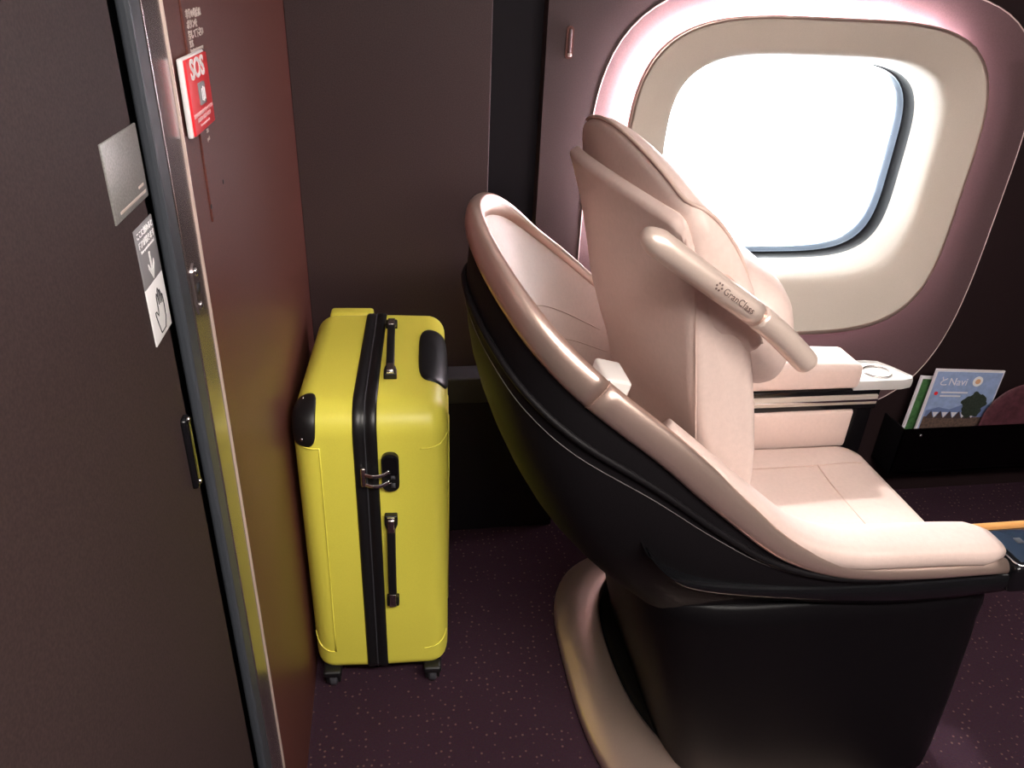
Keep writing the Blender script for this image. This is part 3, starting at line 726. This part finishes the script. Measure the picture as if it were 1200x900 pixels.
# seat cushion
def cushion():
    rows = []
    pts = rrect(0.285, 0.243, 0.05, 8)
    for f, z in ((0.93, .36), (0.985, .372), (1.0, .39), (1.0, .43), (0.985, .447), (0.955, .456), (0.9, .460), (0.7, .464), (0.4, .466), (0.1, .466)):
        row = []
        for a, b_ in pts:
            x, y = .835 + a * f, 1.172 + b_ * f
            zz = z + 0.012 * min(1, max(0, (abs(y - 1.172) - 0.13) / 0.06)) * (1 if f < 0.97 else 0.4)
            zz -= 0.014 * max(0, (x - 1.0) / 0.12) ** 2
            row.append(V(x, y, zz))
        rows.append(row)
    return grid(rows, cv=True, cap0=True, cap1=True)
cs = link('seat_cushion', cushion(), 'cream', seat)
link('cushion_seam', sweep(catmull([V(.62, 1.318, .4735), V(.80, 1.316, .474), V(.95, 1.318, .4735), V(1.06, 1.33, .468), V(1.10, 1.335, .455)], 5), 0.0014, 0.0014, n=6), 'cream_tan', cs)
link('cushion_seam', sweep(catmull([V(.962, 1.318, .4735), V(.962, 1.24, .4665), V(.962, 1.12, .4665), V(.962, 1.03, .472)], 5), 0.0014, 0.0014, n=6), 'cream_tan', cs)
link('seat_base', rbox((.80, 1.18, .375), (.56, .56, .05), 0.02), 'black_satin', seat)

# window-side arm
fa = link('far_arm', rbox((0, 0, 0), (0.36, 0.115, 0.072), 0.016, 4), 'cream', seat, local=True)
fam = fa.data
for v in fam.vertices:
    x, y, z = v.co.x + 0.91, v.co.y + 1.478, v.co.z
    top = max(0, min(1, (z + 0.036) / 0.072))
    zz = 0.612 + top * (0.082 - 0.16 * max(0, x - 0.92) ** 1.2)
    v.co = V(x, y, zz) - seat.location
link('arm_rail_dark', rbox((.93, 1.478, .583), (.44, .105, .056), 0.004), 'black_gloss', seat)
link('chrome_rail', rbox((.925, 1.4265, .584), (.44, .012, .026), 0.003), 'rail_silver', seat)
link('chrome_rail', rbox((.925, 1.4195, .584), (.44, .004, .006), 0.001), 'chrome', seat)
link('arm_inner_panel', rbox((.90, 1.452, .500), (.395, .055, .108), 0.010), 'cream', seat)
link('arm_post', rbox((1.125, 1.478, .48), (.055, .09, .24), 0.012), 'black_satin', seat)
# chrome tray at the arm's end with a round dish
trp = [(1.075, 1.425), (1.205, 1.425), (1.232, 1.432), (1.240, 1.445), (1.215, 1.500), (1.195, 1.528), (1.165, 1.535), (1.075, 1.535)]
def tray_rows():
    c = V(1.155, 1.48, 0); rows = []
    for f, z in ((0.90, .604), (0.98, .607), (1.0, .613), (1.0, .626), (0.98, .632), (0.93, .633), (0.90, .629), (0.6, .627), (0.1, .627)):
        rows.append([V(c.x + (x - c.x) * f, c.y + (y - c.y) * f, z) for x, y in trp])
    return grid(rows, cv=True, cap0=True, cap1=True)
ty = link('end_tray', tray_rows(), 'tray_silver', seat, auto=35)
link('tray_dish', sweep([V(1.165 + 0.034 * math.cos(2 * PI * k / 32), 1.478 + 0.030 * math.sin(2 * PI * k / 32), .6285) for k in range(32)], 0.0022, 0.0022, n=6, closed=True), 'steel', ty)

# pedestal and floor ring
rows = []
for z, x0, x1, y0, y1 in ((.02, .52, 1.13, .835, 1.50), (.05, .515, 1.135, .838, 1.505), (.20, .48, 1.138, .848, 1.51), (.36, .44, 1.14, .862, 1.51), (.46, .415, 1.14, .866, 1.51), (.505, .405, 1.14, .866, 1.51), (.512, .42, 1.13, .875, 1.50), (.505, .45, 1.105, .905, 1.475), (.37, .47, 1.09, .92, 1.46)):
    rows.append([V(x, y, z - (0.13 * min(1, max(0, (x - 0.96) / 0.13)) * min(1, max(0, (y - 0.88) / 0.05)) if z > 0.40 else 0)) for x, y in sup((x0 + x1) / 2, (y0 + y1) / 2, (x1 - x0) / 2, (y1 - y0) / 2, (y1 - y0) / 2, 5.0, 72)])
link('pedestal', grid(rows, cv=True, cap0=True, cap1=True), 'black_satin', seat)
O_ = sup(.715, 1.215, .345, .365, .470, 3.0, 96); I_ = sup(.770, 1.225, .295, .315, .400, 2.4, 96)
rows = [[V(x, y, z) for x, y in lerp2(O_, I_, t)] for t, z in ((0.0, 0.001), (-0.02, 0.012), (0.0, 0.022), (0.06, 0.029), (0.5, 0.037), (0.94, 0.043), (1.0, 0.041), (1.02, 0.001))]
link('floor_ring', grid(rows, cv=True), 'bronze', seat)
link('foot_cover', grid([[V(x, y, z) for x, y in sup(.770, 1.225, .295 * f, .315 * f, .400 * f, 2.4, 72)] for f, z in ((1.0, .02), (0.99, .036), (0.95, .044), (0.6, .06))], cv=True, cap1=True), 'black_satin', seat)

# ------------------------------------------------------------------ magazines in the wall pocket
pk = tag(empty('magazine_pocket', (1.75, 1.76, 0.14)), 'smoked dark plastic magazine pocket fixed low on the window wall', 'pocket')
link('front_panel', rbox((1.79, 1.702, .222), (.60, .004, .165), 0.001), 'smoked', pk, smooth=False)
link('tray_floor', rbox((1.79, 1.75, .143), (.60, .10, .008), 0.002), 'black_satin', pk)
link('side_cheek', rbox((1.493, 1.75, .222), (.006, .10, .165), 0.002), 'black_satin', pk)
link('side_cheek', rbox((2.087, 1.75, .222), (.006, .10, .165), 0.002), 'black_satin', pk)
link('screw', cyl((1.552, 1.699, .280), (0, 1, 0), 0.005, 0.004, 14, 0.001), 'chrome', pk)
def leaflet(name, label, loc, w, h, tilt, lean, cover, border, thick=0.006):
    r_ = tag(empty(name, loc), label, 'magazine'); r_.rotation_euler = (lean, tilt, 0)
    pg = link('pages', rbox((w / 2, 0, h / 2), (w, thick, h), 0.0008), 'paper', r_, local=True, smooth=False)
    cv = link('cover', rbox((w / 2 + border * 0.15, -thick / 2 - 0.0004, h / 2), (w - border * 1.6, 0.0008, h - 2 * border), 0), cover, r_, local=True, smooth=False)
    return r_, cv
leaf, _ = leaflet('booklet', 'green covered booklet standing behind the blue magazine in the pocket', (1.512, 1.742, .149), .15, .305, math.radians(5.0), math.radians(-4), 'cover_green', 0.009)
mg, cv = leaflet('magazine', 'travel magazine with blue sky cover standing in the wall pocket', (1.545, 1.727, .149), .232, .336, math.radians(3.5), math.radians(-3), 'cover_blue', 0.007)
yy = -0.0042
link('print_hills', prism([(.012, .20), (.05, .212), (.09, .205), (.13, .222), (.17, .215), (.222, .225), (.222, .17), (.012, .17)], lambda f, p: V(p[0], yy - 0.0003 * f, p[1])), 'print_hill', cv, local=True, smooth=False)
link('print_ground', rbox((.116, yy - .0004, .094), (.212, .0006, .172), 0), 'print_earth', cv, local=True, smooth=False)
for k in range(5):
    x = .030 + .032 * k
    link('print_roof', prism([(x - .014, .175), (x, .200), (x + .014, .175)], lambda f, p: V(p[0], yy - 0.0008 - 0.0003 * f, p[1])), 'print_house', cv, local=True, smooth=False)
    link('print_gable', prism([(x + .005, .196), (x + .026, .196), (x + .0155, .177)], lambda f, p: V(p[0], yy - 0.0012 - 0.0003 * f, p[1])), 'paper', cv, local=True, smooth=False)
blob = [(.165 + (.040 + .006 * math.sin(5 * a) + .004 * math.sin(11 * a + 1)) * math.cos(a), .222 + (.042 + .005 * math.sin(7 * a + 2)) * math.sin(a)) for a in [2 * PI * k / 40 for k in range(40)]]
link('print_tree', prism(blob, lambda f, p: V(p[0], yy - 0.0014 - 0.0003 * f, p[1])), 'print_tree', cv, local=True, smooth=False)
link('print_badge', cyl((.150, yy - .0006, .300), (0, 1, 0), 0.0165, 0.0008, 28), 'sign_white', cv, local=True, smooth=False)
link('print_badge_centre', cyl((.150, yy - .0012, .300), (0, 1, 0), 0.0085, 0.0008, 20), 'print_orange', cv, local=True, smooth=False)
text('lettering', 'とNavi', 0.034, (.068, yy - .0004, .296), (1, 0, 0), (0, 0, 1), 'paper', cv, local=True)
link('print_dot', cyl((.024, yy - .0006, .258), (0, 1, 0), 0.006, 0.0008, 18), 'sign_red', cv, local=True, smooth=False)
for x, z, w_ in ((.085, .262, .09), (.075, .250, .07)):
    link('print_line', rbox((x, yy - .0006, z), (w_, .0005, .0045), 0), 'paper', cv, local=True, smooth=False)
# maroon pouch tucked in front of the magazine
rows = []
for k in range(13):
    ph = -PI / 2 + PI * k / 12; cc = max(0.02, math.cos(ph)) ** 0.6
    rows.append([V(1.885 + 0.135 * cc * math.cos(a), 1.716 + 0.009 * math.sin(ph), 0.292 + 0.148 * cc * math.copysign(abs(math.sin(a)) ** 0.8, math.sin(a))) for a in [2 * PI * q / 32 for q in range(32)]])
tag(link('cloth_pouch', grid(rows, cv=True, cap0=True, cap1=True), 'pouch'), 'dark maroon rounded pouch tucked beside the magazine in the pocket', 'pouch')
